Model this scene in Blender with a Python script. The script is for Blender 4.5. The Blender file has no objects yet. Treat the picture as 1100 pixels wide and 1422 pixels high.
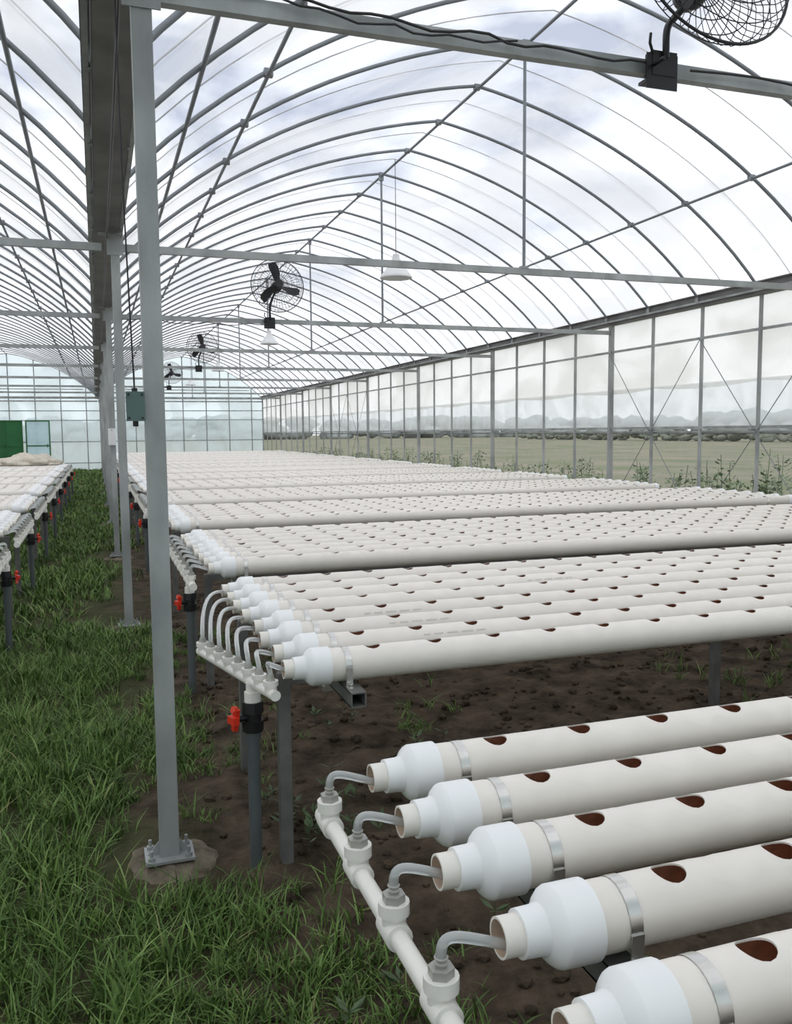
import bpy, math, random
import bmesh
import numpy as np
from mathutils import Vector, Matrix, noise
random.seed(7); rng=np.random.default_rng(7)
scene=bpy.context.scene
scene.view_settings.view_transform='Standard'
scene.view_settings.look='None'

# ------------------------------------------------------------------ materials
def mat(name, col, rough=.5, metal=0., var=.0, scale=8., bump=0., bscale=40., trans=0., spec=.5, col2=None, randobj=0., stretch=(1,1,1)):
    m=bpy.data.materials.new(name); m.use_nodes=True
    nt=m.node_tree; N=nt.nodes; L=nt.links
    b=N['Principled BSDF']
    b.inputs['Roughness'].default_value=rough; b.inputs['Metallic'].default_value=metal
    b.inputs['Specular IOR Level'].default_value=spec
    if trans: b.inputs['Transmission Weight'].default_value=trans
    tc=N.new('ShaderNodeTexCoord'); mp=N.new('ShaderNodeMapping'); mp.inputs['Scale'].default_value=stretch
    L.new(tc.outputs['Object'],mp.inputs['Vector'])
    nz=N.new('ShaderNodeTexNoise'); nz.inputs['Scale'].default_value=scale; nz.inputs['Detail'].default_value=3
    L.new(mp.outputs[0],nz.inputs['Vector'])
    cr=N.new('ShaderNodeValToRGB')
    c2=col2 if col2 else tuple(c*(1-var) for c in col)
    cr.color_ramp.elements[0].color=(*c2,1); cr.color_ramp.elements[1].color=(*col,1)
    cr.color_ramp.elements[0].position=.3; cr.color_ramp.elements[1].position=.7
    L.new(nz.outputs['Fac'],cr.inputs['Fac'])
    out=cr.outputs['Color']
    if randobj:
        oi=N.new('ShaderNodeObjectInfo'); mr=N.new('ShaderNodeMapRange')
        mr.inputs['To Min'].default_value=1-randobj; mr.inputs['To Max'].default_value=1.0
        L.new(oi.outputs['Random'],mr.inputs['Value'])
        vm=N.new('ShaderNodeVectorMath'); vm.operation='SCALE'
        L.new(out,vm.inputs[0]); L.new(mr.outputs[0],vm.inputs['Scale']); out=vm.outputs[0]
    L.new(out,b.inputs['Base Color'])
    if bump:
        n2=N.new('ShaderNodeTexNoise'); n2.inputs['Scale'].default_value=bscale; n2.inputs['Detail'].default_value=6
        L.new(mp.outputs[0],n2.inputs['Vector'])
        bp=N.new('ShaderNodeBump'); bp.inputs['Strength'].default_value=bump; bp.inputs['Distance'].default_value=.02
        L.new(n2.outputs['Fac'],bp.inputs['Height']); L.new(bp.outputs[0],b.inputs['Normal'])
    return m

def film_mat(name, tcol, dcol, fmin, fmax, scale=1.0, stretch=(1,1,1), bias=(.35,.65)):
    m=bpy.data.materials.new(name); m.use_nodes=True
    nt=m.node_tree; N=nt.nodes; L=nt.links; N.clear()
    o=N.new('ShaderNodeOutputMaterial'); tr=N.new('ShaderNodeBsdfTransparent'); tr.inputs[0].default_value=(*tcol,1)
    tl=N.new('ShaderNodeBsdfTranslucent'); tl.inputs[0].default_value=(*dcol,1)
    df=N.new('ShaderNodeBsdfDiffuse'); df.inputs[0].default_value=(*dcol,1)
    m1=N.new('ShaderNodeMixShader'); m1.inputs[0].default_value=.35
    L.new(tl.outputs[0],m1.inputs[1]); L.new(df.outputs[0],m1.inputs[2])
    tc=N.new('ShaderNodeTexCoord'); mp=N.new('ShaderNodeMapping'); mp.inputs['Scale'].default_value=stretch
    L.new(tc.outputs['Object'],mp.inputs[0])
    nz=N.new('ShaderNodeTexNoise'); nz.inputs['Scale'].default_value=scale; nz.inputs['Detail'].default_value=4; nz.inputs['Distortion'].default_value=.6
    L.new(mp.outputs[0],nz.inputs['Vector'])
    mr=N.new('ShaderNodeMapRange'); mr.interpolation_type='SMOOTHSTEP'
    mr.inputs['From Min'].default_value=bias[0]; mr.inputs['From Max'].default_value=bias[1]
    mr.inputs['To Min'].default_value=fmin; mr.inputs['To Max'].default_value=fmax
    L.new(nz.outputs['Fac'],mr.inputs['Value'])
    mx=N.new('ShaderNodeMixShader'); L.new(mr.outputs[0],mx.inputs[0])
    L.new(tr.outputs[0],mx.inputs[1]); L.new(m1.outputs[0],mx.inputs[2]); L.new(mx.outputs[0],o.inputs[0])
    return m

M_galv=mat('galvanised_steel',(.44,.46,.455),.5,.3,.42,5,.1,60,stretch=(1,1,.5))
M_rib=mat('rib_steel',(.25,.27,.29),.5,.3,.25,4)
M_gut=mat('gutter_steel',(.24,.235,.23),.6,.2,.4,3)
M_leg=mat('table_leg_steel',(.20,.20,.19),.55,.3,.4,9)
M_strap=mat('strap_steel',(.70,.69,.66),.25,.9,.15,20)
M_pipe=mat('pvc_cream',(.88,.825,.755),.38,0,.05,14,randobj=.06)
M_cap=mat('pvc_white',(.91,.915,.915),.35,0,.04,10)
M_man=mat('pvc_manifold',(.88,.86,.80),.35,0,.06,10)
M_in=mat('pipe_inside_brown',(.86,.50,.34),.8,0,.3,40)  # brown lightened to stand in for light passing through the thin pipe wall
M_stub=mat('pvc_stub',(.86,.82,.75),.4,0,.05,12)
M_stubin=mat('stub_inside',(.72,.55,.42),.6,0,.2,12)
M_tube=mat('clear_hose',(.90,.92,.91),.12,0,.04,10,trans=.65)
M_barb=mat('barb_plastic',(.42,.41,.37),.3,0,.2,10)
M_dpipe=mat('dark_grey_pvc',(.10,.115,.12),.5,0,.2,8)
M_black=mat('black_plastic',(.012,.012,.014),.4,0,.3,10)
M_red=mat('red_handle',(.75,.04,.015),.35,0,.1,10)
M_conc=mat('concrete',(.22,.185,.135),.95,0,.5,14,.9,40,col2=(.07,.055,.035))
M_box=mat('junction_box_green',(.10,.17,.155),.5,0,.15,10)
M_lamp=mat('lamp_aluminium',(.80,.81,.81),.35,.15,.1,5)
M_white=mat('white_plate',(.85,.85,.85),.5)
M_green=mat('green_paint',(.02,.16,.045),.5,0,.2,3)
M_tarp=mat('tan_tarp',(.76,.69,.58),.8,0,.3,6,.5,10)
M_cable=mat('black_cable',(.02,.02,.02),.5)
M_rope=mat('grey_rope',(.30,.30,.30),.7)
M_ink=mat('grey_print',(.35,.34,.33),.6)
M_film=film_mat('roof_film',(.95,.96,.97),(.90,.90,.90),.16,.74,.7,(1,.7,1),(.38,.57))
M_wfilm=film_mat('wall_film',(.92,.93,.93),(.93,.92,.88),.60,.84,1.2,(1,.5,1))
M_wclear=film_mat('wall_film_hazy',(.88,.90,.90),(.80,.82,.82),.62,.78,2.5)
M_net=film_mat('insect_net',(.80,.80,.79),(.42,.42,.41),.06,.18,3)
M_end=film_mat('end_film',(.88,.96,.98),(.82,.91,.94),.60,.85,.8)

# ------------------------------------------------------------------ mesh builder
class MB:
    def __init__(s): s.v=[]; s.f=[]; s.m=[]; s.s=[]; s.keys={}
    def add(s,vs,fs,m=0,smooth=False,key=None):
        if key is None:
            o=len(s.v); s.v.extend([tuple(v) for v in vs]); idx=[o+i for i in range(len(vs))]
        else:
            idx=[]
            for v in vs:
                k=(key,round(v[0],5),round(v[1],5),round(v[2],5))
                if k not in s.keys: s.keys[k]=len(s.v); s.v.append(tuple(v))
                idx.append(s.keys[k])
        for f in fs: s.f.append([idx[i] for i in f]); s.m.append(m); s.s.append(smooth)
    def box(s,c,d,m=0,rz=0.,R=None):
        x,y,z=d[0]/2,d[1]/2,d[2]/2
        vs=[Vector((a,b,e)) for a in(-x,x) for b in(-y,y) for e in(-z,z)]
        if R is None and rz: R=Matrix.Rotation(rz,3,'Z')
        if R is not None: vs=[R@v for v in vs]
        vs=[v+Vector(c) for v in vs]
        s.add(vs,[(0,1,3,2),(4,6,7,5),(0,4,5,1),(2,3,7,6),(0,2,6,4),(1,5,7,3)],m)
    def frame(s,d):
        d=Vector(d).normalized(); a=Vector((0,0,1)) if abs(d.z)<.9 else Vector((1,0,0))
        u=d.cross(a).normalized(); return d,u,d.cross(u).normalized()
    def rev(s,o,d,prof,n=16,m=0,smooth=True,cap=False,key=None):
        o=Vector(o); d,u,w=s.frame(d)
        for j in range(len(prof)-1):
            (t0,r0),(t1,r1)=prof[j],prof[j+1]; vs=[]
            for (t,r) in((t0,r0),(t1,r1)):
                for i in range(n):
                    a=2*math.pi*i/n; vs.append(o+d*t+u*(r*math.cos(a))+w*(r*math.sin(a)))
            s.add(vs,[(i,(i+1)%n,n+(i+1)%n,n+i) for i in range(n)],m,smooth,key)
        if cap:
            for (t,r),fl in((prof[0],1),(prof[-1],0)):
                vs=[o+d*t+u*(r*math.cos(2*math.pi*i/n))+w*(r*math.sin(2*math.pi*i/n)) for i in range(n)]
                s.add(vs,[tuple(range(n))[::-1] if fl else tuple(range(n))],m)
    def cyl(s,p0,p1,r,n=12,m=0,r1=None,cap=True):
        p0=Vector(p0);p1=Vector(p1); s.rev(p0,p1-p0,[(0,r),((p1-p0).length,r if r1 is None else r1)],n,m,True,cap)
    def tube(s,path,r,n=8,m=0,closed=False):
        P=[Vector(p) for p in path]; K=len(P); vs=[]; u=None
        for i in range(K):
            if closed: d=(P[(i+1)%K]-P[i-1])
            else: d=P[min(i+1,K-1)]-P[max(i-1,0)]
            d.normalize()
            if u is None:
                a=Vector((0,0,1)) if abs(d.z)<.9 else Vector((1,0,0)); u=d.cross(a).normalized()
            else:
                u=(u-d*u.dot(d)).normalized()
            w=d.cross(u)
            for k in range(n):
                a=2*math.pi*k/n; vs.append(P[i]+u*(r*math.cos(a))+w*(r*math.sin(a)))
        fs=[]
        for i in range(K if closed else K-1):
            j=(i+1)%K
            for k in range(n): fs.append((i*n+k,i*n+(k+1)%n,j*n+(k+1)%n,j*n+k))
        s.add(vs,fs,m,True)
        if not closed:
            s.add(vs[:n],[tuple(range(n))[::-1]],m); s.add(vs[-n:],[tuple(range(n))],m)
    def mesh(s,name,mats,recalc=False):
        me=bpy.data.meshes.new(name); me.from_pydata(s.v,[],s.f)
        for x in mats: me.materials.append(x)
        me.polygons.foreach_set('material_index',s.m); me.polygons.foreach_set('use_smooth',s.s); me.update()
        if recalc:
            bm=bmesh.new(); bm.from_mesh(me); bmesh.ops.recalc_face_normals(bm,faces=bm.faces[:]); bm.to_mesh(me); bm.free()
        return me
    def obj(s,name,mats,parent=None,loc=(0,0,0)):
        return mkobj(name,s.mesh(name,mats),parent,loc)
def mkobj(name,me,parent=None,loc=(0,0,0),rz=0.,rx=0.):
    o=bpy.data.objects.new(name,me); scene.collection.objects.link(o); o.location=loc; o.rotation_euler=(rx,0,rz)
    if parent: o.parent=parent
    return o
def empty(name,loc=(0,0,0)):
    o=bpy.data.objects.new(name,None); scene.collection.objects.link(o); o.location=loc; return o
def bez(p0,p1,p2,p3,n=10):
    p0,p1,p2,p3=map(Vector,(p0,p1,p2,p3)); out=[]
    for i in range(n+1):
        t=i/n; out.append(p0*(1-t)**3+p1*3*t*(1-t)**2+p2*3*t*t*(1-t)+p3*t**3)
    return out
# ------------------------------------------------------------------ layout constants
XG,XR,XL=.13,7.12,-6.86
Y0,Y1=-1.0,39.0
EAVE=3.02; RIDGE=4.84; HALF=3.495
def arch_z(o,up=0.):
    rise=RIDGE-EAVE; R=(HALF**2+rise**2)/(2*rise)
    return RIDGE+up-(.3*rise*abs(o)/HALF+.7*(R-math.sqrt(max(0,R*R-o*o))))
BAYS=[(XG+XR)/2,(XG+XL)/2]
TIES=[-1+4*k for k in range(11)]   # -1,3,7..39

# ------------------------------------------------------------------ ground
def gh(x,y):
    p=Vector((x,y,0)); h=.035*noise.noise(p*.9)+.018*noise.noise(p*4)
    if x>.3: h+=.022*noise.noise(p*11)
    return h-.005
def axis(lo,hi,flo,fhi,f,c):
    a=[];x=lo
    while x<hi:
        a.append(x); x+= f if flo<=x<fhi else c
    a.append(hi); return a
xs=axis(-7.0,7.3,-1.2,4.2,.045,.35); ys=axis(-1.3,39.3,1.3,7.0,.05,.45)
vs=[(x,y,gh(x,y)) for y in ys for x in xs]; nx=len(xs)
fs=[(j*nx+i,j*nx+i+1,(j+1)*nx+i+1,(j+1)*nx+i) for j in range(len(ys)-1) for i in range(nx-1)]
mb=MB(); mb.add(vs,fs,0,True)
m=bpy.data.materials.new('soil_ground'); m.use_nodes=True; nt=m.node_tree;N=nt.nodes;L=nt.links;b=N['Principled BSDF']
b.inputs['Roughness'].default_value=.95; b.inputs['Specular IOR Level'].default_value=.15
tc=N.new('ShaderNodeTexCoord'); n1=N.new('ShaderNodeTexNoise'); n1.inputs['Scale'].default_value=5; n1.inputs['Detail'].default_value=9; n1.inputs['Roughness'].default_value=.65
L.new(tc.outputs['Object'],n1.inputs['Vector'])
cr=N.new('ShaderNodeValToRGB'); e=cr.color_ramp.elements; e[0].position=.32; e[0].color=(.022,.016,.010,1); e[1].position=.72; e[1].color=(.14,.105,.075,1)
L.new(n1.outputs['Fac'],cr.inputs[0])
sx=N.new('ShaderNodeSeparateXYZ'); L.new(tc.outputs['Object'],sx.inputs[0])
n3=N.new('ShaderNodeTexNoise'); n3.inputs['Scale'].default_value=2.2; n3.inputs['Detail'].default_value=5; L.new(tc.outputs['Object'],n3.inputs['Vector'])
ad=N.new('ShaderNodeMath'); ad.operation='MULTIPLY_ADD'; ad.inputs[1].default_value=1.4; L.new(n3.outputs['Fac'],ad.inputs[0]); L.new(sx.outputs['X'],ad.inputs[2])
mr=N.new('ShaderNodeMapRange'); mr.inputs['From Min'].default_value=.7; mr.inputs['From Max'].default_value=1.15; mr.inputs['To Min'].default_value=1; mr.inputs['To Max'].default_value=.0; mr.interpolation_type='SMOOTHSTEP'
L.new(ad.outputs[0],mr.inputs[0])
mx=N.new('ShaderNodeMix'); mx.data_type='RGBA'; mx.inputs['B'].default_value=(.045,.065,.02,1); L.new(cr.outputs[0],mx.inputs['A'])
mm=N.new('ShaderNodeMath'); mm.operation='MULTIPLY'; mm.inputs[1].default_value=.6; L.new(mr.outputs[0],mm.inputs[0]); L.new(mm.outputs[0],mx.inputs['Factor'])
L.new(mx.outputs['Result'],b.inputs['Base Color'])
n4=N.new('ShaderNodeTexNoise'); n4.inputs['Scale'].default_value=28; n4.inputs['Detail'].default_value=8; L.new(tc.outputs['Object'],n4.inputs['Vector'])
bp=N.new('ShaderNodeBump'); bp.inputs['Strength'].default_value=.9; bp.inputs['Distance'].default_value=.03; L.new(n4.outputs['Fac'],bp.inputs['Height']); L.new(bp.outputs[0],b.inputs['Normal'])
M_soil=m
mb.obj('floor',[M_soil])
mb=MB()
bm=bmesh.new(); bmesh.ops.create_icosphere(bm,subdivisions=1,radius=1); iv=[v.co.copy() for v in bm.verts]; ifc=[[v.index for v in f.verts] for f in bm.faces]; bm.free()
for i in range(6500):
    x=random.uniform(.36,5.2); y=random.uniform(1.8,8.5)
    if random.random()>.4+.6*noise.noise(Vector((x*1.5,y*1.5,3))): continue
    r=random.uniform(.006,.03)*random.choice([.6,1,1]); sd=random.random()*50
    mb.add([(x+v.x*r*(1+.5*noise.noise(v*1.3+Vector((sd,0,0)))),y+v.y*r*(1+.4*noise.noise(v*2+Vector((0,sd,0)))),gh(x,y)+r*.35+v.z*r*.7) for v in iv],ifc,0,False)
mb.obj('soil_clods',[M_soil])
# outside land
mb=MB(); mb.add([(-300,-200,-.12),(500,-200,-.12),(500,500,-.12),(-300,500,-.12)],[(0,1,2,3)])
M_out=mat('outside_field_soil',(.33,.29,.22),.95,0,0,.30,col2=(.16,.20,.09),stretch=(1,.6,1))
mb.obj('outside_field',[M_out])
bm=bmesh.new(); bmesh.ops.create_icosphere(bm,subdivisions=2,radius=1); iv2=[v.co.copy() for v in bm.verts]; ifc2=[[v.index for v in f.verts] for f in bm.faces]; bm.free()
def tree_row(mb,p0,p1,n,h,wd=2.5,q_=7,jit=4):
    for i in range(n):
        t=i/(n-1); x=p0[0]+(p1[0]-p0[0])*t+random.uniform(-jit,jit); y=p0[1]+(p1[1]-p0[1])*t+random.uniform(-jit,jit)
        hh=h*random.uniform(.75,1.05)
        for q in range(q_):
            cx=x+random.uniform(-wd,wd); cy=y+random.uniform(-wd,wd); r=hh*random.uniform(.18,.30); cz=hh*random.uniform(.1,.8)
            sd=random.random()*40
            mb.add([(cx+v.x*r*1.8*(1+.5*noise.noise(v*2+Vector((sd,0,0)))),cy+v.y*r*1.8,cz+v.z*r*(1+.5*noise.noise(v*2.5+Vector((0,sd,0))))) for v in iv2],ifc2,0,True)
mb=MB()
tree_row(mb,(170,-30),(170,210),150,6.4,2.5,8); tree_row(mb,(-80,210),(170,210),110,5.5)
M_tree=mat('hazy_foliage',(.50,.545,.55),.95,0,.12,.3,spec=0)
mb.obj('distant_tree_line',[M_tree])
mb=MB(); tree_row(mb,(78,-10),(78,150),150,1.5,1.2,4,1.0)
M_hedge=mat('low_crop_foliage',(.27,.30,.24),.95,0,.3,.5,spec=0)
mb.obj('distant_crop_row',[M_hedge])

# ------------------------------------------------------------------ roof film
mb=MB()
for c in BAYS:
    no=28; yy=[Y0+i*(Y1-Y0)/80 for i in range(81)]
    vs=[]
    for y in yy:
        for i in range(no+1):
            o=-HALF+2*HALF*i/no
            sag=-.012*abs(math.sin(math.pi*y))
            vs.append((c+o,y,arch_z(o,.03)+sag))
    mb.add(vs,[(j*(no+1)+i,j*(no+1)+i+1,(j+1)*(no+1)+i+1,(j+1)*(no+1)+i) for j in range(80) for i in range(no)],0,True)
mb.obj('ceiling',[M_film])
mb=MB()
for bi,c in enumerate(BAYS):
    for k in range(int(Y1-Y0)+1):
        y=Y0+k
        mb.tube([(c+o,y,arch_z(o)) for o in [-HALF+2*HALF*i/36 for i in range(37)]],.0165,8,0)
        if k<Y1-Y0: mb.tube([(c+o,y+.5,arch_z(o,.04)) for o in [-HALF+2*HALF*i/30 for i in range(31)]],.005,5,1)
    inner=-3.0 if bi==0 else 3.0
    for o in(0,-2.44,2.44,inner):
        z=arch_z(o)-.024 if o else RIDGE-.032
        mb.cyl((c+o,Y0,z),(c+o,Y1,z),.0145,8,0)
    for o in(0,-2.44,2.44):
        for k in range(int(Y1-Y0)+1):
            mb.box((c+o,Y0+k,arch_z(o)-.012),(.06,.045,.05),0)
mb.obj('roof_arches',[M_rib,M_rope])
def gutter(name,x,w):
    mb=MB(); h=.12; z=EAVE-.01; t=.012
    for y0 in TIES[:-1]:
        mb.box((x,y0+2,z),(w,3.998,t),0)
    mb.box((x-w/2,(Y0+Y1)/2,z+h/2),(t,Y1-Y0,h),0); mb.box((x+w/2,(Y0+Y1)/2,z+h/2),(t,Y1-Y0,h),0)
    mb.box((x-w/2-.02,(Y0+Y1)/2,z+h),(.05,Y1-Y0,t),0); mb.box((x+w/2+.02,(Y0+Y1)/2,z+h),(.05,Y1-Y0,t),0)
    for sgn in(-1,1):
        mb.box((x+sgn*(w/2+.028),(Y0+Y1)/2,z+.03),(.025,Y1-Y0,.022),1)
        for k in range(41): mb.box((x+sgn*(w/2+.012),Y0+min(k,40),z+.07),(.03,.05,.11),1)
    mb.obj(name,[M_gut,M_galv])
gutter('roof_gutter',XG-.005,.165); gutter('roof_gutter',XR,.14); gutter('roof_gutter',XL,.14)

# ------------------------------------------------------------------ columns
def footing(mb,x,y,r):
    n=30; c0=gh(x,y)+.018; rings=[(0,.0),(.35,.003),(.7,-.002),(1,-.010),(1.3,-.05)]
    vs=[(x,y,c0)]
    for q,(k,dz) in enumerate(rings[1:]):
        for i in range(n):
            a=2*math.pi*i/n; rr=r*k*(1+.35*noise.noise(Vector((math.cos(a)*1.5+y,math.sin(a)*1.5,x)))+.10*noise.noise(Vector((math.cos(a)*6,math.sin(a)*6,y))))
            vs.append((x+rr*math.cos(a)*1.1,y+rr*math.sin(a),c0+dz+.012*noise.noise(Vector((math.cos(a)*4*k,math.sin(a)*4*k,y+3)))))
    fs=[(0,1+i,1+(i+1)%n) for i in range(n)]
    for q in range(3): fs+=[(1+q*n+i,1+(q+1)*n+i,1+(q+1)*n+(i+1)%n,1+q*n+(i+1)%n) for i in range(n)]
    mb.add(vs,fs,1,True); return c0
COLX=XG+.055
for y in TIES:
    x=COLX; mb=MB(); big=.064
    c0=footing(mb,x+.01,y,.15)+.010
    mb.box((x,y,(EAVE-.01+c0)/2),(big,big,EAVE-.02-c0),0)
    mb.box((x,y,c0+.006),(.165,.13,.010),0)
    for sx_ in(-1,1):
        for sy_ in(-1,1):
            bx,by=x+sx_*.062,y+sy_*.045
            mb.cyl((bx,by,c0),(bx,by,c0+.045),.006,8,0); mb.cyl((bx,by,c0+.011),(bx,by,c0+.023),.013,6,0)
        q=sx_*.032; e_=sx_*.075
        mb.add([(x+q,y-.003,c0+.01),(x+e_,y-.003,c0+.01),(x+q,y-.003,c0+.06),(x+q,y+.003,c0+.01),(x+e_,y+.003,c0+.01),(x+q,y+.003,c0+.06)],[(0,1,2),(3,5,4),(0,2,5,3),(1,4,5,2)],0)
    mb.box((x-.03,y,EAVE-.02),(.18,.10,.008),0); mb.box((x,y-.036,2.9),(.12,.006,.12),0)
    for dx in(-.045,.045): mb.cyl((x+dx,y-.046,2.9),(x+dx,y-.038,2.9),.009,6,0)
    mb.obj('steel_column',[M_galv,M_conc])
for c in BAYS:
    for y in TIES:
        mb=MB()
        xa,xb=(c-HALF+.04,c+HALF-.04)
        mb.box(((xa+xb)/2,y,2.9),(xb-xa,.04,.055),0)
        mb.cyl((c,y,2.93),(c,y,RIDGE-.02),.0145,8,1)
        mb.box((c,y-.0,2.935),(.07,.05,.02),0); mb.box((c,y,RIDGE-.06),(.05,.05,.06),1)
        mb.obj('tie_beam',[M_galv,M_rib])

# ------------------------------------------------------------------ side walls
def side_wall(name,x,inn):
    mb=MB()
    for k in range(41):
        y=Y0+k
        if (k)%4==0: mb.box((x,y,EAVE/2),(.06,.06,EAVE),0)
        else: mb.box((x,y,EAVE/2),(.03,.035,EAVE),0)
    for z,h in((2.62,.03),(1.52,.035),(.28,.03)):
        mb.box((x-inn*.002,(Y0+Y1)/2,z),(.028,Y1-Y0,h),0)
    mb.cyl((x+inn*.05,Y0,1.46),(x+inn*.05,Y1,1.46),.018,8,0)
    for ya in(7,23,-1):
        for (a,b2) in((ya,ya+2),(ya+2,ya+4)):
            mb.cyl((x-inn*.03,a,.3),(x-inn*.03,b2,2.6),.005,6,1); mb.cyl((x-inn*.035,b2,.3),(x-inn*.035,a,2.6),.005,6,1)
    def sheet(z0,z1,m,xo,amp):
        ny=160; nz=6; vs=[]
        for j in range(ny+1):
            y=Y0+(Y1-Y0)*j/ny
            for i in range(nz+1):
                z=z0+(z1-z0)*i/nz; vs.append((x+inn*(xo+amp*noise.noise(Vector((y*1.3,z*2,x)))),y,z-(.04*abs(math.sin(y*1.57)) if (i==0 and m==2) else 0)))
        mb.add(vs,[(j*(nz+1)+i,j*(nz+1)+i+1,(j+1)*(nz+1)+i+1,(j+1)*(nz+1)+i) for j in range(ny) for i in range(nz)],m,True)
    sheet(2.05,3.1,2,.045,.02); sheet(1.50,2.08,3,.055,.02); sheet(-.05,1.50,4,.04,.004)
    mb.box((x+inn*.04,(Y0+Y1)/2,.08),(.02,Y1-Y0,.2),5)
    mb.obj(name,[M_galv,M_rib,M_wfilm,M_wclear,M_net,M_gut])
side_wall('wall_right',XR,1); side_wall('wall_left',XL,-1)
def end_wall(name,y,out):
    mb=MB()
    for c in BAYS:
        for k in range(-3,4):
            o=k*1.0; mb.box((c+o,y,arch_z(o)/2),(.04,.04,arch_z(o)),0)
        for z in(.3,1.2,2.1,2.5,3.02,3.4):
            w=HALF if z<=3.02 else 2.9
            mb.box((c,y+out*.001,z),(2*w,.032,.035),0)
        n=24; vs=[]
        for i in range(n+1):
            o=-HALF+2*HALF*i/n; vs+=[(c+o,y+out*.03,-.05),(c+o,y+out*.03,EAVE),(c+o,y+out*.03,arch_z(o,.02))]
        mb.add(vs,[f for i in range(n) for f in((3*i,3*i+3,3*i+4,3*i+1),(3*i+1,3*i+4,3*i+5,3*i+2))],1)
    mb.obj(name,[M_galv,M_end])
end_wall('wall_back',Y1+.06,1); end_wall('wall_front',Y0-.06,-1)
mb=MB(); mb.box((-3.55,38.9,1.05),(1.3,.05,2.1),0)
for xx in(-4.2,-3.55,-2.9): mb.box((xx,38.87,1.05),(.05,.03,2.1),1)
for zz in(.05,1.05,2.08): mb.box((-3.55,38.87,zz),(1.3,.03,.05),1)
mb.obj('door_1',[M_green,M_green])
mb=MB()
for xx in(-2.75,-1.85): mb.box((xx,38.9,1.05),(.05,.05,2.1),0)
for zz in(.05,1.05,2.08): mb.box((-2.3,38.9,zz),(.9,.045,.05),0)
mb.box((-2.3,38.92,1.05),(.86,.006,2.04),1); mb.box((-1.95,38.86,1.05),(.03,.05,.14),0)
mb.obj('door_2',[M_green,M_end])

# ------------------------------------------------------------------ grow pipe mesh
ZP=.74; RP=.055
def pipe_mesh(L):
    mb=MB(); O=(0,0,0); D=(1,0,0); n=28
    mb.rev(O,D,[(0,.0305),(.045,.0305)],24,2); mb.rev(O,D,[(.0,.0265),(0,.0305)],24,2,False); mb.rev(O,D,[(.09,.0265),(0,.0265)],24,3)
    mb.rev((.09,0,0),D,[(0,.0001),(.001,.0265)],24,3)
    mb.rev(O,D,[(.032,.0305),(.032,.0365)],24,1,False); mb.rev(O,D,[(.032,.0365),(.062,.0375),(.070,.040)],24,1,key='a')
    mb.rev(O,D,[(.070,.040),(.078,.052),(.086,.059),(.092,.0615)],28,1,key='b')
    mb.rev(O,D,[(.092,.0615),(.150,.0620)],28,1); mb.rev(O,D,[(.150,.0620),(.150,.0552)],28,1,False)
    nt_=int((L-.19-.12)/.22); xt=.19
    mb.rev(O,D,[(.145,RP),(.19,RP)],n,0); xe=xt+nt_*.22
    mb.rev(O,D,[(xe,RP),(L-.05,RP)],n,0); mb.rev(O,D,[(L-.06,.0615),(L,.0615)],n,1,cap=True)
    ht=1.1; hx=.11; rh=.0275; S=8
    rect=[]
    for i in range(S): rect.append((-hx+2*hx*i/S,-ht))
    for i in range(S): rect.append((hx,-ht+2*ht*i/S))
    for i in range(S): rect.append((hx-2*hx*i/S,ht))
    for i in range(S): rect.append((-hx,ht-2*ht*i/S))
    K=len(rect)
    def P(x,t,R): return (x,R*math.sin(t),R*math.cos(t))
    for q in range(nt_):
        cx=xt+.11+q*.22; holes=[]
        for R,mi,key in((RP,0,'o'),(RP-.0032,4,'i')):
            rings=[]; h=[]
            for (x,t) in rect:
                ph=math.atan2(t*R,x); h.append((rh*math.cos(ph),math.asin(rh*math.sin(ph)/R)))
            for w in(0,.18,.45,1):
                rings.append([(a[0]+(b_[0]-a[0])*w,a[1]+(b_[1]-a[1])*w) for a,b_ in zip(h,rect)])
            vs=[P(cx+x,t,R) for r in rings for (x,t) in r]; fs=[]
            for j in range(3):
                for k in range(K):
                    f=(j*K+k,(j+1)*K+k,(j+1)*K+(k+1)%K,j*K+(k+1)%K); fs.append(f)
            mb.add(vs,fs,mi,True,key)
            holes.append([P(cx+x,t,R) for (x,t) in rings[0]])
            ns=14; vs=[];fs=[]
            for i in range(S+1):
                for j in range(ns+1):
                    vs.append(P(cx-hx+2*hx*i/S,ht+(2*math.pi-2*ht)*j/ns,R))
            for i in range(S):
                for j in range(ns): fs.append((i*(ns+1)+j,i*(ns+1)+j+1,(i+1)*(ns+1)+j+1,(i+1)*(ns+1)+j)[::-1])
            mb.add(vs,fs,mi,True,key)
        mb.add(holes[0]+holes[1],[(k,(k+1)%K,K+(k+1)%K,K+k) for k in range(K)],0,True)
    for xs_ in(.195,L-.35):
        W=.022; a0,a1=-1.75,1.75
        for rr in(RP+.0012,):
            vs=[];nn=24
            for i in range(nn+1):
                t=a0+(a1-a0)*i/nn
                for xx in(xs_,xs_+W): vs.append((xx,(rr)*math.sin(t),(rr)*math.cos(t)))
            mb.add(vs,[(2*i,2*i+1,2*i+3,2*i+2) for i in range(nn)],5,True)
        mb.box((xs_+W/2,-RP-.003,-.033),(W,.003,.062),5); mb.box((xs_+W/2,RP+.003,-.03),(W,.003,.055),5)
        mb.box((xs_+W/2,-RP-.015,-.064),(W,.028,.003),5); mb.cyl((xs_+W/2,-RP-.016,-.064),(xs_+W/2,-RP-.016,-.052),.007,6,5)
    return mb.mesh('growing_pipe',[M_pipe,M_cap,M_stub,M_stubin,M_in,M_strap],recalc=True)
LP=6.38
PM=pipe_mesh(LP)

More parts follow.
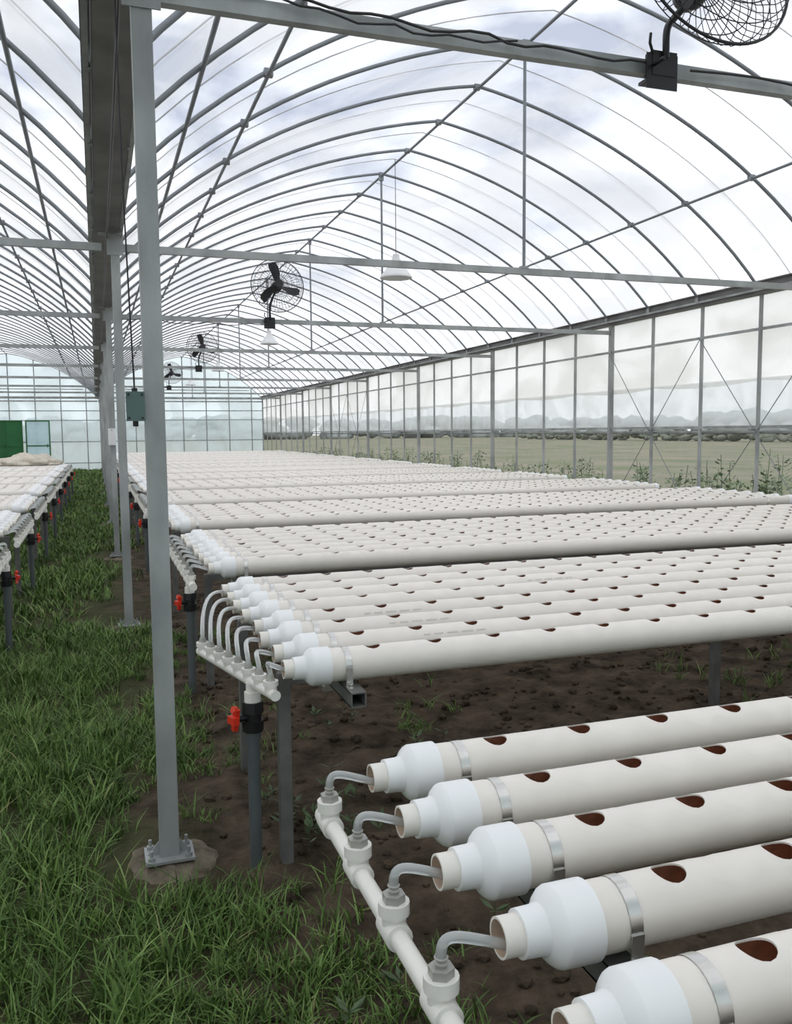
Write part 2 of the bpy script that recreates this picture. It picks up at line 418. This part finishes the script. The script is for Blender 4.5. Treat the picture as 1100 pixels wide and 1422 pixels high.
def tee_and_hose(mb,mx_,y,mz,py,hx=.01,lift=.05):
    mb.rev((mx_,y,mz),(0,0,1),[(.0,.021),(.030,.021),(.030,.027),(.052,.027)],16,0,True,True)
    mb.rev((mx_,y-.03,mz),(0,1,0),[(0,.0235),(.06,.0235)],16,0,True,True)
    mb.rev((mx_,y,mz+.052),(0,0,1),[(0,.020),(.014,.020)],6,1,False,True)
    mb.rev((mx_,y,mz+.066),(0,0,1),[(0,.008),(.006,.011),(.008,.008),(.014,.011),(.016,.007),(.03,.007)],12,1,False,True)
    top=Vector((mx_,y,mz+.078)); end=Vector((.03,py,-.012))
    mb.tube([top]+bez(top+Vector((0,0,.004)),top+Vector((0,0,lift)),end+Vector((-.09,0,lift*.75)),end,14),.0085,10,2)
def valve(mb,x,y,zt,ground):
    mb.cyl((x,y,ground),(x,y,zt-.17),.0215,14,3)
    mb.rev((x,y,zt-.20),(0,0,1),[(0,.026),(.05,.026)],16,3,True,True)
    mb.rev((x,y,zt-.170),(0,0,1),[(0,.036),(.038,.038)],8,4,False,True)
    mb.rev((x,y,zt-.135),(0,0,1),[(0,.029),(.05,.029)],16,4,True,True)
    mb.rev((x,y,zt-.105),(0,0,1),[(0,.038),(.038,.035)],8,4,False,True)
    mb.cyl((x,y,zt-.118),(x-.055,y-.02,zt-.118),.012,10,4)
    R=Matrix.Rotation(.35,3,'Z')
    mb.box((x-.062,y-.022,zt-.118),(.016,.02,.080),5,R=R@Matrix.Rotation(.25,3,'X')); mb.box((x-.07,y-.026,zt-.118),(.022,.045,.025),5,R=R)
    mb.cyl((x-.06,y-.024,zt-.085),(x-.072,y-.03,zt-.080),.013,8,5)
    mb.rev((x,y,zt-.068),(0,0,1),[(0,.028),(.035,.028),(.036,.022),(.068,.022)],16,0,True,True)
FM=[M_man,M_barb,M_tube,M_dpipe,M_black,M_red]
SP=.2145
def manifold_straight():
    mb=MB(); mx_,mz=-.085,-.085
    mb.cyl((mx_,-.08,mz),(mx_,7*SP+.035,mz),.0165,16,0)
    for k in range(8): tee_and_hose(mb,mx_,k*SP,mz,k*SP,lift=.045)
    mb.rev((mx_,7*SP+.03,mz),(0,1,0),[(0,.022),(.02,.022)],16,0,True,True); mb.rev((mx_,-.1,mz),(0,1,0),[(0,.022),(.03,.022)],16,0,True,True)
    valve(mb,mx_,.11,mz,-ZP)
    return mb.mesh('feed_manifold',FM)
def manifold_skew():
    mb=MB(); a=Vector((-.045,.03,-.080)); b_=Vector((-.185,.70,-.095))
    mb.tube([a-(b_-a)*.06,a,b_,b_+(b_-a)*.05],.0175,16,0)
    for k in range(8):
        t=k/7; p=a+(b_-a)*t; py=k*SP
        mb.rev(p,(0,0,1),[(0,.020),(.026,.020),(.026,.025),(.042,.025)],14,0,True,True); mb.rev(p+Vector((0,0,.042)),(0,0,1),[(0,.016),(.02,.010)],10,1,False,True)
        top=p+Vector((0,0,.05)); end=Vector((.03,py,-.012))
        mb.tube([top]+bez(top+Vector((0,0,.01)),top+Vector((0,.02,.06+.05*t)),end+Vector((-.12,-.05*t,.045)),end,16),.0085,10,2)
    p=a+(b_-a)*.24; valve(mb,p.x,p.y,p.z,-ZP)
    return mb.mesh('feed_manifold_skewed',FM)
MS=manifold_straight(); MK=manifold_skew()
def bench_mesh(inset=False):
    mb=MB(); W=7*SP; zt=-RP-.004
    for x in(.205,2.57,4.2,5.95):
        for dx,dz,sx_,sz_ in((0,-.003,.05,.004),(0,-.047,.05,.004),(-.023,-.025,.004,.05),(.023,-.025,.004,.05)):
            mb.box((x+dx,W/2,zt+dz),(sx_,W+(.10 if inset else .26),sz_),0)
    rows=(.20,.80) if inset else (.20,W-.42)
    x0=.235 if inset else .03
    for y in rows:
        mb.box(((x0+LP-.05)/2,y,zt-.025),(LP-.05-x0+.04,.035,.042),0)
        for x in(x0,2.57,5.9):
            mb.box((x,y,(-ZP+zt)/2-.01),(.042,.042,ZP+zt-.0),0)
    for x in(.205,2.57,5.95):
        for y in rows:
            mb.box((x,y-.024,zt-.055),(.09,.006,.05),1)
            for dx in(-.035,.035): mb.cyl((x+dx,y-.045,zt-.06),(x+dx,y-.02,zt-.06),.008,6,1)
    return mb.mesh('bench_frame',[M_leg,M_strap])
BM=bench_mesh(); BMI=bench_mesh(True)
def print_mesh():
    mb=MB(); r=random.Random(3); x=.52
    for grp in range(5):
        for g in range(r.randint(2,5)):
            for (dx,da,w,h) in ((0,0,.0012,.10),(.0025,.045,.004,.018),(.0025,-.045*r.choice([0,1]),.004,.018),(.0048,r.choice([0,.03]),.0012,.06)):
                t0=-.95+da-h/2; t1=-.95+da+h/2; R=RP+.0007
                mb.add([(x+dx,R*math.sin(t0),R*math.cos(t0)),(x+dx+w,R*math.sin(t0),R*math.cos(t0)),(x+dx+w,R*math.sin(t1),R*math.cos(t1)),(x+dx,R*math.sin(t1),R*math.cos(t1))],[(0,1,2,3)],0)
            x+=.009
        x+=.014
    return mb.mesh('ink_print',[M_ink])
PRM=print_mesh()
def table(x0,y0,flip=False,skew=False,seed=0,inset=False):
    r=random.Random(seed)
    e=empty('hydroponic_table',(x0,y0,ZP))
    if flip: e.rotation_euler=(0,0,math.pi); e.location=(x0,y0+7*SP,ZP)
    for k in range(8):
        loc=(r.uniform(-.012,.012),k*SP+r.uniform(-.005,.005),r.uniform(-.001,.002)); rx=r.uniform(-.06,.06)
        mkobj('growing_pipe_%d'%(k+1),PM,e,loc,rx=rx)
        if seed==1 and k in(1,2,3,5): mkobj('ink_print_%d'%k,PRM,e,(loc[0]+[0,.02,-.03,-.08,0,.9][k],loc[1],loc[2]),rx=rx)
    mkobj('feed_manifold',MK if skew else MS,e)
    mkobj('bench_frame',BMI if inset else BM,e)
XT=.557
fronts=[.255,2.69,4.92,7.27]+[9.6+2.35*k for k in range(11)]
for i,y in enumerate(fronts): table(XT-(.025 if i==0 else .01 if i==1 else 0),y,False,i==1,i,i==0)
for i,y in enumerate([4.92,7.27,9.6,11.95,14.3,16.65,19.0,21.4]): table(-.70,y,True,False,100+i)

bm=bmesh.new(); bmesh.ops.create_icosphere(bm,subdivisions=4,radius=1)
for v in bm.verts:
    n_=noise.noise(v.co*2.2)*.3+noise.noise(v.co*6)*.08
    v.co=Vector((v.co.x*.70*(1+n_),v.co.y*.6*(1+n_),max(0,v.co.z*(1+n_))*.25))
for f in bm.faces: f.smooth=True
me=bpy.data.meshes.new('folded_tarp'); bm.to_mesh(me); bm.free(); me.materials.append(M_tarp)
mkobj('folded_tarp',me,None,(-1.55,22.1,ZP+.0645))

# ------------------------------------------------------------------ fans
def fan_mesh(C=(.05,-.30,.40),tilt=-.10):
    mb=MB()
    C=Vector(C)
    mb.box((0,-.04,.0),(.11,.05,.09),0); mb.box((-.01,-.06,-.03),(.14,.004,.13),0); mb.box((0,.0,.035),(.08,.10,.012),0); mb.box((0,.0,-.04),(.08,.10,.012),0)
    mb.cyl((-.05,-.05,-.01),(-.05,-.13,-.01),.008,8,0); mb.tube([(-.05,-.06,.03),(-.08,-.08,.06),(-.07,-.07,.10)],.006,6,0)
    mb.tube(bez((0,-.07,.02),(-.03,-.11,.16),(C.x-.05,C.y+.22,C.z-.16),(C.x,C.y+.10,C.z-.05),12),.014,10,0)
    T=Matrix.Rotation(tilt,3,'X')
    def tp(x,y,z): return C+T@Vector((x,y,z))
    R=.325
    def ring(r,y,w):
        mb.tube([tp(r*math.cos(a),y,r*math.sin(a)) for a in [2*math.pi*i/48 for i in range(48)]],w,6,0,True)
    ring(R,0,.006)
    for r,yf,yb in((.29,-.06,.05),(.23,-.085,.075),(.16,-.095,.085),(.10,-.10,.09),(.055,-.10,.09)):
        ring(r,yf,.0022); ring(r,yb,.0022)
    for i in range(44):
        a=2*math.pi*i/44; c,s_=math.cos(a),math.sin(a)
        for sg,dd in((-1,.10),(1,.09)):
            mb.tube([tp(.05*c,sg*dd,.05*s_),tp(.16*c,sg*dd*.95,.16*s_),tp(.25*c,sg*dd*.78,.25*s_),tp(.305*c,sg*dd*.42,.305*s_),tp(R*c,0,R*s_)],.0019,4,0)
    mb.rev(tp(0,.02,0),T@Vector((0,1,0)),[(0,.055),(.02,.065),(.13,.065),(.17,.045)],20,0,True,True)
    mb.rev(tp(0,-.105,0),T@Vector((0,1,0)),[(0,.05),(.01,.052)],20,0,True,True)
    mb.rev(tp(0,-.05,0),T@Vector((0,1,0)),[(0,.03),(.015,.042),(.06,.045)],20,0,True,True)
    for k in range(3):
        a0=math.pi/2+.05+k*2*math.pi/3; vs=[]; nr,nw=8,5
        for i in range(nr+1):
            r=.035+.245*i/nr; w=.04+.065*math.sin(min(1,(i/nr)*1.05)*math.pi*.62)
            if i==nr: w*=.72
            for j in range(nw+1):
                s_=(j/nw-.5); ang=a0+.2*(i/nr)
                q=s_*w; px=r*math.cos(ang)-q*math.sin(ang); pz=r*math.sin(ang)+q*math.cos(ang)
                vs.append(tp(px,-.02+s_*.06*(1-.4*i/nr),pz))
        mb.add(vs,[(i*(nw+1)+j,i*(nw+1)+j+1,(i+1)*(nw+1)+j+1,(i+1)*(nw+1)+j) for i in range(nr) for j in range(nw)],0,True)
    return mb.mesh('circulation_fan',[M_black])
FMh=fan_mesh(); FMa=fan_mesh((.07,-.25,.285),-.28)
for y in(3,11,19,27,35): mkobj('circulation_fan',FMa if y==3 else FMh,None,(2.12,y-.0,2.90))
# ------------------------------------------------------------------ lamps
def lamp_mesh():
    mb=MB()
    mb.rev((0,0,0),(0,0,1),[(0,.198),(.012,.200),(.03,.190),(.08,.150),(.13,.110),(.17,.082),(.20,.065)],32,0,key='a')
    mb.rev((0,0,.002),(0,0,1),[(0,.196),(.03,.184),(.08,.145),(.13,.105),(.17,.077)],32,1,key='b')
    mb.rev((0,0,.195),(0,0,1),[(0,.066),(.03,.058),(.035,.045),(.09,.040),(.10,.012)],20,0,True,True)
    mb.rev((0,0,.03),(0,0,1),[(0,.01),(.01,.03),(.05,.035),(.14,.02)],16,1,True,True)
    mb.cyl((0,0,.29),(0,0,RIDGE-.02-3.40),.004,6,2)
    return mb.mesh('pendant_lamp',[M_lamp,M_white,M_cable])
LM=lamp_mesh()
for y in(10.3,18.6,26.9,35.0): mkobj('pendant_lamp',LM,None,(BAYS[0]-.05,y,3.39))

# ------------------------------------------------------------------ cables, box
mb=MB(); cx,cy=COLX-.032-.03,2.98
mb.box((cx,cy,1.59),(.055,.07,.092),0); mb.box((cx,cy-.037,1.59),(.059,.006,.096),0)
for dx in(-.021,.021):
    for dz in(-.038,.038): mb.cyl((cx+dx,cy-.044,1.59+dz),(cx+dx,cy-.038,1.59+dz),.004,8,1)
mb.cyl((cx,cy,1.525),(cx,cy,1.545),.009,8,1); mb.cyl((cx,cy,1.632),(cx,cy,1.65),.009,8,1)
mb.tube(bez((cx,cy,1.645),(cx-.01,cy,2.1),(cx-.02,cy+.01,2.5),(cx-.015,cy,2.98),10),.003,6,1)
mb.obj('junction_box',[M_box,M_black])
mb=MB()
def sag_line(p,q,n,s,r,m,j=.0):
    P=[]
    for i in range(n+1):
        t=i/n; v=Vector(p).lerp(Vector(q),t); v.z-=s*4*t*(1-t); v.z+=j*noise.noise(Vector((t*9,p[0],p[1]))); P.append(v)
    mb.tube(P,r,6,m)
sag_line((.28,2.965,2.95),(2.05,2.95,2.89),24,.01,.005,0,.05)
sag_line((2.25,2.95,2.90),(7.0,2.965,2.88),30,.03,.005,0,.04)
sag_line((.29,2.955,2.99),(1.5,2.955,2.90),18,.05,.004,0,.04)
for y in(11,19,27): sag_line((.28,y-.03,2.87),(2.05,y-.03,2.86),20,.02,.005,0,.03)
for k in range(9): sag_line((COLX-.06,3+4*k,2.96),(COLX-.06,7+4*k,2.96),10,.05,.006,0,.02)
mb.obj('electric_cables',[M_cable,M_rope])
mb=MB(); mb.box((COLX-.04,10.93,1.47),(.012,.14,.2),0); mb.box((COLX-.01,10.955,1.47),(.09,.012,.2),0); mb.cyl((COLX-.01,10.945,1.55),(COLX-.01,10.95,1.55),.008,8,1)
mb.obj('notice_plate',[M_white,M_galv])

# ------------------------------------------------------------------ grass
def grass_mat():
    m=bpy.data.materials.new('grass_blade'); m.use_nodes=True; nt=m.node_tree;N=nt.nodes;L=nt.links;b=N['Principled BSDF']
    at=N.new('ShaderNodeAttribute'); at.attribute_name='tint'
    cr=N.new('ShaderNodeValToRGB'); e=cr.color_ramp.elements
    e[0].position=0; e[0].color=(.030,.062,.012,1); e[1].position=1; e[1].color=(.30,.26,.12,1)
    x=e.new(.6); x.color=(.115,.205,.045,1); x=e.new(.9); x.color=(.20,.31,.085,1)
    L.new(at.outputs['Fac'],cr.inputs[0]); L.new(cr.outputs[0],b.inputs['Base Color'])
    b.inputs['Roughness'].default_value=.5; b.inputs['Specular IOR Level'].default_value=.3
    return m
M_grass=grass_mat()
def blades(name,tufts,mats):
    B=[];H=[];W=[];T=[]
    for (x,y,z,h,nb,sp,w) in tufts:
        tb=rng.uniform(.0,.62)
        a=rng.uniform(0,2*math.pi,nb); r=np.sqrt(rng.uniform(0,1,nb))*sp
        B.append(np.stack([x+r*np.cos(a),y+r*np.sin(a),np.full(nb,z)],1)); H.append(h*rng.uniform(.45,1.15,nb)); W.append(w*rng.uniform(.6,1.3,nb)); T.append(np.clip(tb+rng.uniform(0,.42,nb),0,1))
    B=np.concatenate(B);H=np.concatenate(H);W=np.concatenate(W);T=np.concatenate(T); n=len(B)
    th=rng.uniform(0,2*math.pi,n); ln=rng.uniform(.15,1.15,n); dr=rng.uniform(.0,.6,n)*ln
    d=np.stack([np.cos(th),np.sin(th),np.zeros(n)],1); pth=th+math.pi/2+rng.uniform(-.6,.6,n); p=np.stack([np.cos(pth),np.sin(pth),np.zeros(n)],1)
    rows=[];
    for t,wf in((0,.7),(.35,1.),(.7,.75),(1.,.06)):
        c=B+d*(H*ln*t**1.7)[:,None]; c[:,2]+=H*(t-dr*t*t)
        rows.append(c-p*(W*wf/2)[:,None]); rows.append(c+p*(W*wf/2)[:,None])
    V=np.stack(rows,1).reshape(-1,3)
    q=np.array([[0,1,3,2],[2,3,5,4],[4,5,7,6]]); F=(q[None]+ (np.arange(n)*8)[:,None,None]).reshape(-1,4)
    me=bpy.data.meshes.new(name); me.vertices.add(len(V)); me.vertices.foreach_set('co',V.astype(np.float32).ravel())
    me.loops.add(len(F)*4); me.loops.foreach_set('vertex_index',F.astype(np.int32).ravel())
    me.polygons.add(len(F)); me.polygons.foreach_set('loop_start',(np.arange(len(F))*4).astype(np.int32)); 
    me.update(calc_edges=True); me.validate()
    at=me.attributes.new('tint','FLOAT','POINT'); tt=np.repeat(T,8)
    at.data.foreach_set('value',tt.astype(np.float32))
    me.polygons.foreach_set('use_smooth',np.ones(len(me.polygons),dtype=bool))
    me.materials.append(mats); return mkobj(name,me)
def dens(x,y):
    p=Vector((x*1.3,y*1.3,5)); n_=noise.noise(p)+.5*noise.noise(p*2.5)
    if x<.05: d=.80+.8*n_
    elif x<.45: d=.45+1.0*n_
    elif y<2.3 and x<1.3: d=.30+.9*n_
    elif x<.9: d=.08+.6*n_
    else: d=-.02+.3*n_
    for (px,py,s_,w) in((.2,3.0,.27,1.2),(.45,3.1,.3,.7),(.1,7.2,.6,.8),(-.1,7.9,.5,.6),(.15,11,.4,.7),(-.35,5.2,.45,.4)):
        d-=w*math.exp(-((x-px)**2+(y-py)**2)/(s_*s_))
    return d
tf=[]
for i in range(12000):
    x=random.uniform(-1.4,1.6); y=random.uniform(1.3,6.5)
    if random.random()<dens(x,y):
        big=random.random()<.18
        tf.append((x,y,gh(x,y)-.005,random.uniform(.045,.11)*(1.1 if x<.1 else .8)*(1.5 if big else 1),random.randint(8,18),random.uniform(.02,.065),random.uniform(.0028,.006)*(1.4 if big else 1)))
for i in range(16):
    x=random.uniform(.1,.75); y=random.uniform(2.45,2.75)
    tf.append((x,y,gh(x,y),random.uniform(.10,.18),12,.05,.005))
for i in range(2600):
    x=random.uniform(1.0,6.9); y=random.uniform(1.3,8.5)
    if random.random()<dens(x,y)+(.35 if (x>3.3 and y>3) else 0): tf.append((x,y,gh(x,y),random.uniform(.04,.13),random.randint(6,14),.04,.006))
for i in range(6500):
    y=6.5+32*random.random()**1.6; x=random.uniform(-1.6,.75)
    if random.random()<dens(x,y)*(1 if x<.4 else .6): tf.append((x,y,gh(x,y),random.uniform(.06,.15),random.randint(7,13),.07,.008+.0004*y))
for i in range(1500):
    tf.append((random.uniform(-6.6,-1.2),random.uniform(5,36),0,random.uniform(.08,.2),8,.08,.012))
blades('grass',tf,M_grass)
# leafy weeds outside the right wall
mb=MB()
for i in range(560):
    x=random.uniform(7.5,10.2); y=random.uniform(3,34)
    n_=noise.noise(Vector((y*.45,0,9)))
    near=7.4<y<10.4
    if random.random()>.28+1.3*n_+(.75 if near else 0): continue
    H=random.uniform(.6,1.02)*(1.25 if near else 1); Wd=random.uniform(.14,.32)
    mb.tube([(x,y,-.12),(x+random.uniform(-.05,.05),y,H*.5),(x+random.uniform(-.1,.1),y,H)],.006,4,0)
    for k in range(80):
        a=random.random()*6.28; t=random.random()**.7; r=Wd*(1-.6*t)*math.sqrt(random.random())
        o=Vector((x+r*math.cos(a),y+r*math.sin(a),-.08+H*t)); L_=random.uniform(.04,.11); w=L_*.28
        d=Vector((math.cos(a),math.sin(a),random.uniform(-.3,.9))).normalized(); p=Vector((-math.sin(a),math.cos(a),random.uniform(-.4,.4)))
        mb.add([o,o+d*L_*.5+p*w,o+d*L_,o+d*L_*.5-p*w],[(0,1,2,3)],0,True)
M_leaf2=mat('outside_leaf',(.20,.30,.12),.6,0,.45,3)
mb.obj('outside_weeds',[M_leaf2])
mb=MB()
for i in range(50):
    x=random.uniform(.5,1.6); y=random.uniform(1.6,4.6)
    if i<28: x=random.uniform(.6,.95); y=random.uniform(2.9,3.6)
    z=gh(x,y)
    for k in range(random.randint(4,8)):
        a=random.random()*6.28; L_=random.uniform(.03,.06); w=L_*.2; hh=random.uniform(.01,.05)
        d=Vector((math.cos(a),math.sin(a),.5)); p=Vector((-math.sin(a),math.cos(a),0)); o=Vector((x,y,z+hh))
        mb.add([o,o+d*L_*.5+p*w,o+d*L_,o+d*L_*.5-p*w],[(0,1,2,3)],0,True)
    mb.cyl((x,y,z-.01),(x,y,z+.06),.0015,5,0)
M_leaf=mat('broad_leaf',(.075,.13,.045),.5,0,.4,20)
mb.obj('broadleaf_weeds',[M_leaf])

# ------------------------------------------------------------------ world
w=bpy.data.worlds.new('overcast_sky'); scene.world=w; w.use_nodes=True; nt=w.node_tree;N=nt.nodes;L=nt.links
bg=N['Background']; tc=N.new('ShaderNodeTexCoord')
mp=N.new('ShaderNodeMapping'); mp.inputs['Scale'].default_value=(1,1,2.4); mp.inputs['Location'].default_value=(.35,.2,.1)
L.new(tc.outputs['Generated'],mp.inputs[0])
nz=N.new('ShaderNodeTexNoise'); nz.inputs['Scale'].default_value=3.2; nz.inputs['Detail'].default_value=6; nz.inputs['Roughness'].default_value=.5; nz.inputs['Distortion'].default_value=.4
L.new(mp.outputs[0],nz.inputs['Vector'])
cr=N.new('ShaderNodeValToRGB'); e=cr.color_ramp.elements; e[0].position=.35; e[0].color=(.36,.40,.50,1); e[1].position=.55; e[1].color=(.97,.98,1,1)
x=e.new(.46); x.color=(.80,.83,.88,1)
L.new(nz.outputs['Fac'],cr.inputs[0])
sp=N.new('ShaderNodeSeparateXYZ'); L.new(tc.outputs['Generated'],sp.inputs[0])
mr=N.new('ShaderNodeMapRange'); mr.inputs['From Min'].default_value=.02; mr.inputs['From Max'].default_value=.22; mr.inputs['To Min'].default_value=.9; mr.inputs['To Max'].default_value=0; L.new(sp.outputs['Z'],mr.inputs[0])
mx=N.new('ShaderNodeMix'); mx.data_type='RGBA'; mx.inputs['B'].default_value=(.90,.93,.96,1); L.new(mr.outputs[0],mx.inputs['Factor']); L.new(cr.outputs[0],mx.inputs['A'])
L.new(mx.outputs['Result'],bg.inputs[0]); bg.inputs[1].default_value=1.58

# ------------------------------------------------------------------ camera
f=1200.; psi=math.radians(19.0); th=math.radians(5.3); rho=math.radians(.5)
F=Vector((math.sin(psi)*math.cos(th),math.cos(psi)*math.cos(th),-math.sin(th)))
Rr=Vector((math.cos(psi),-math.sin(psi),0)); U=Rr.cross(F)
R2=Rr*math.cos(rho)-U*math.sin(rho); U2=U*math.cos(rho)+Rr*math.sin(rho)
cam=bpy.data.cameras.new('camera'); co=bpy.data.objects.new('camera',cam); scene.collection.objects.link(co)
Mx=Matrix((R2,U2,-F)).transposed().to_4x4(); Mx.translation=Vector((0,0,1.5)); co.matrix_world=Mx
cam.sensor_fit='VERTICAL'; cam.sensor_height=24; cam.sensor_width=24*1100/1422; cam.lens=f/1422*24; cam.clip_start=.02; cam.clip_end=1500
scene.camera=co
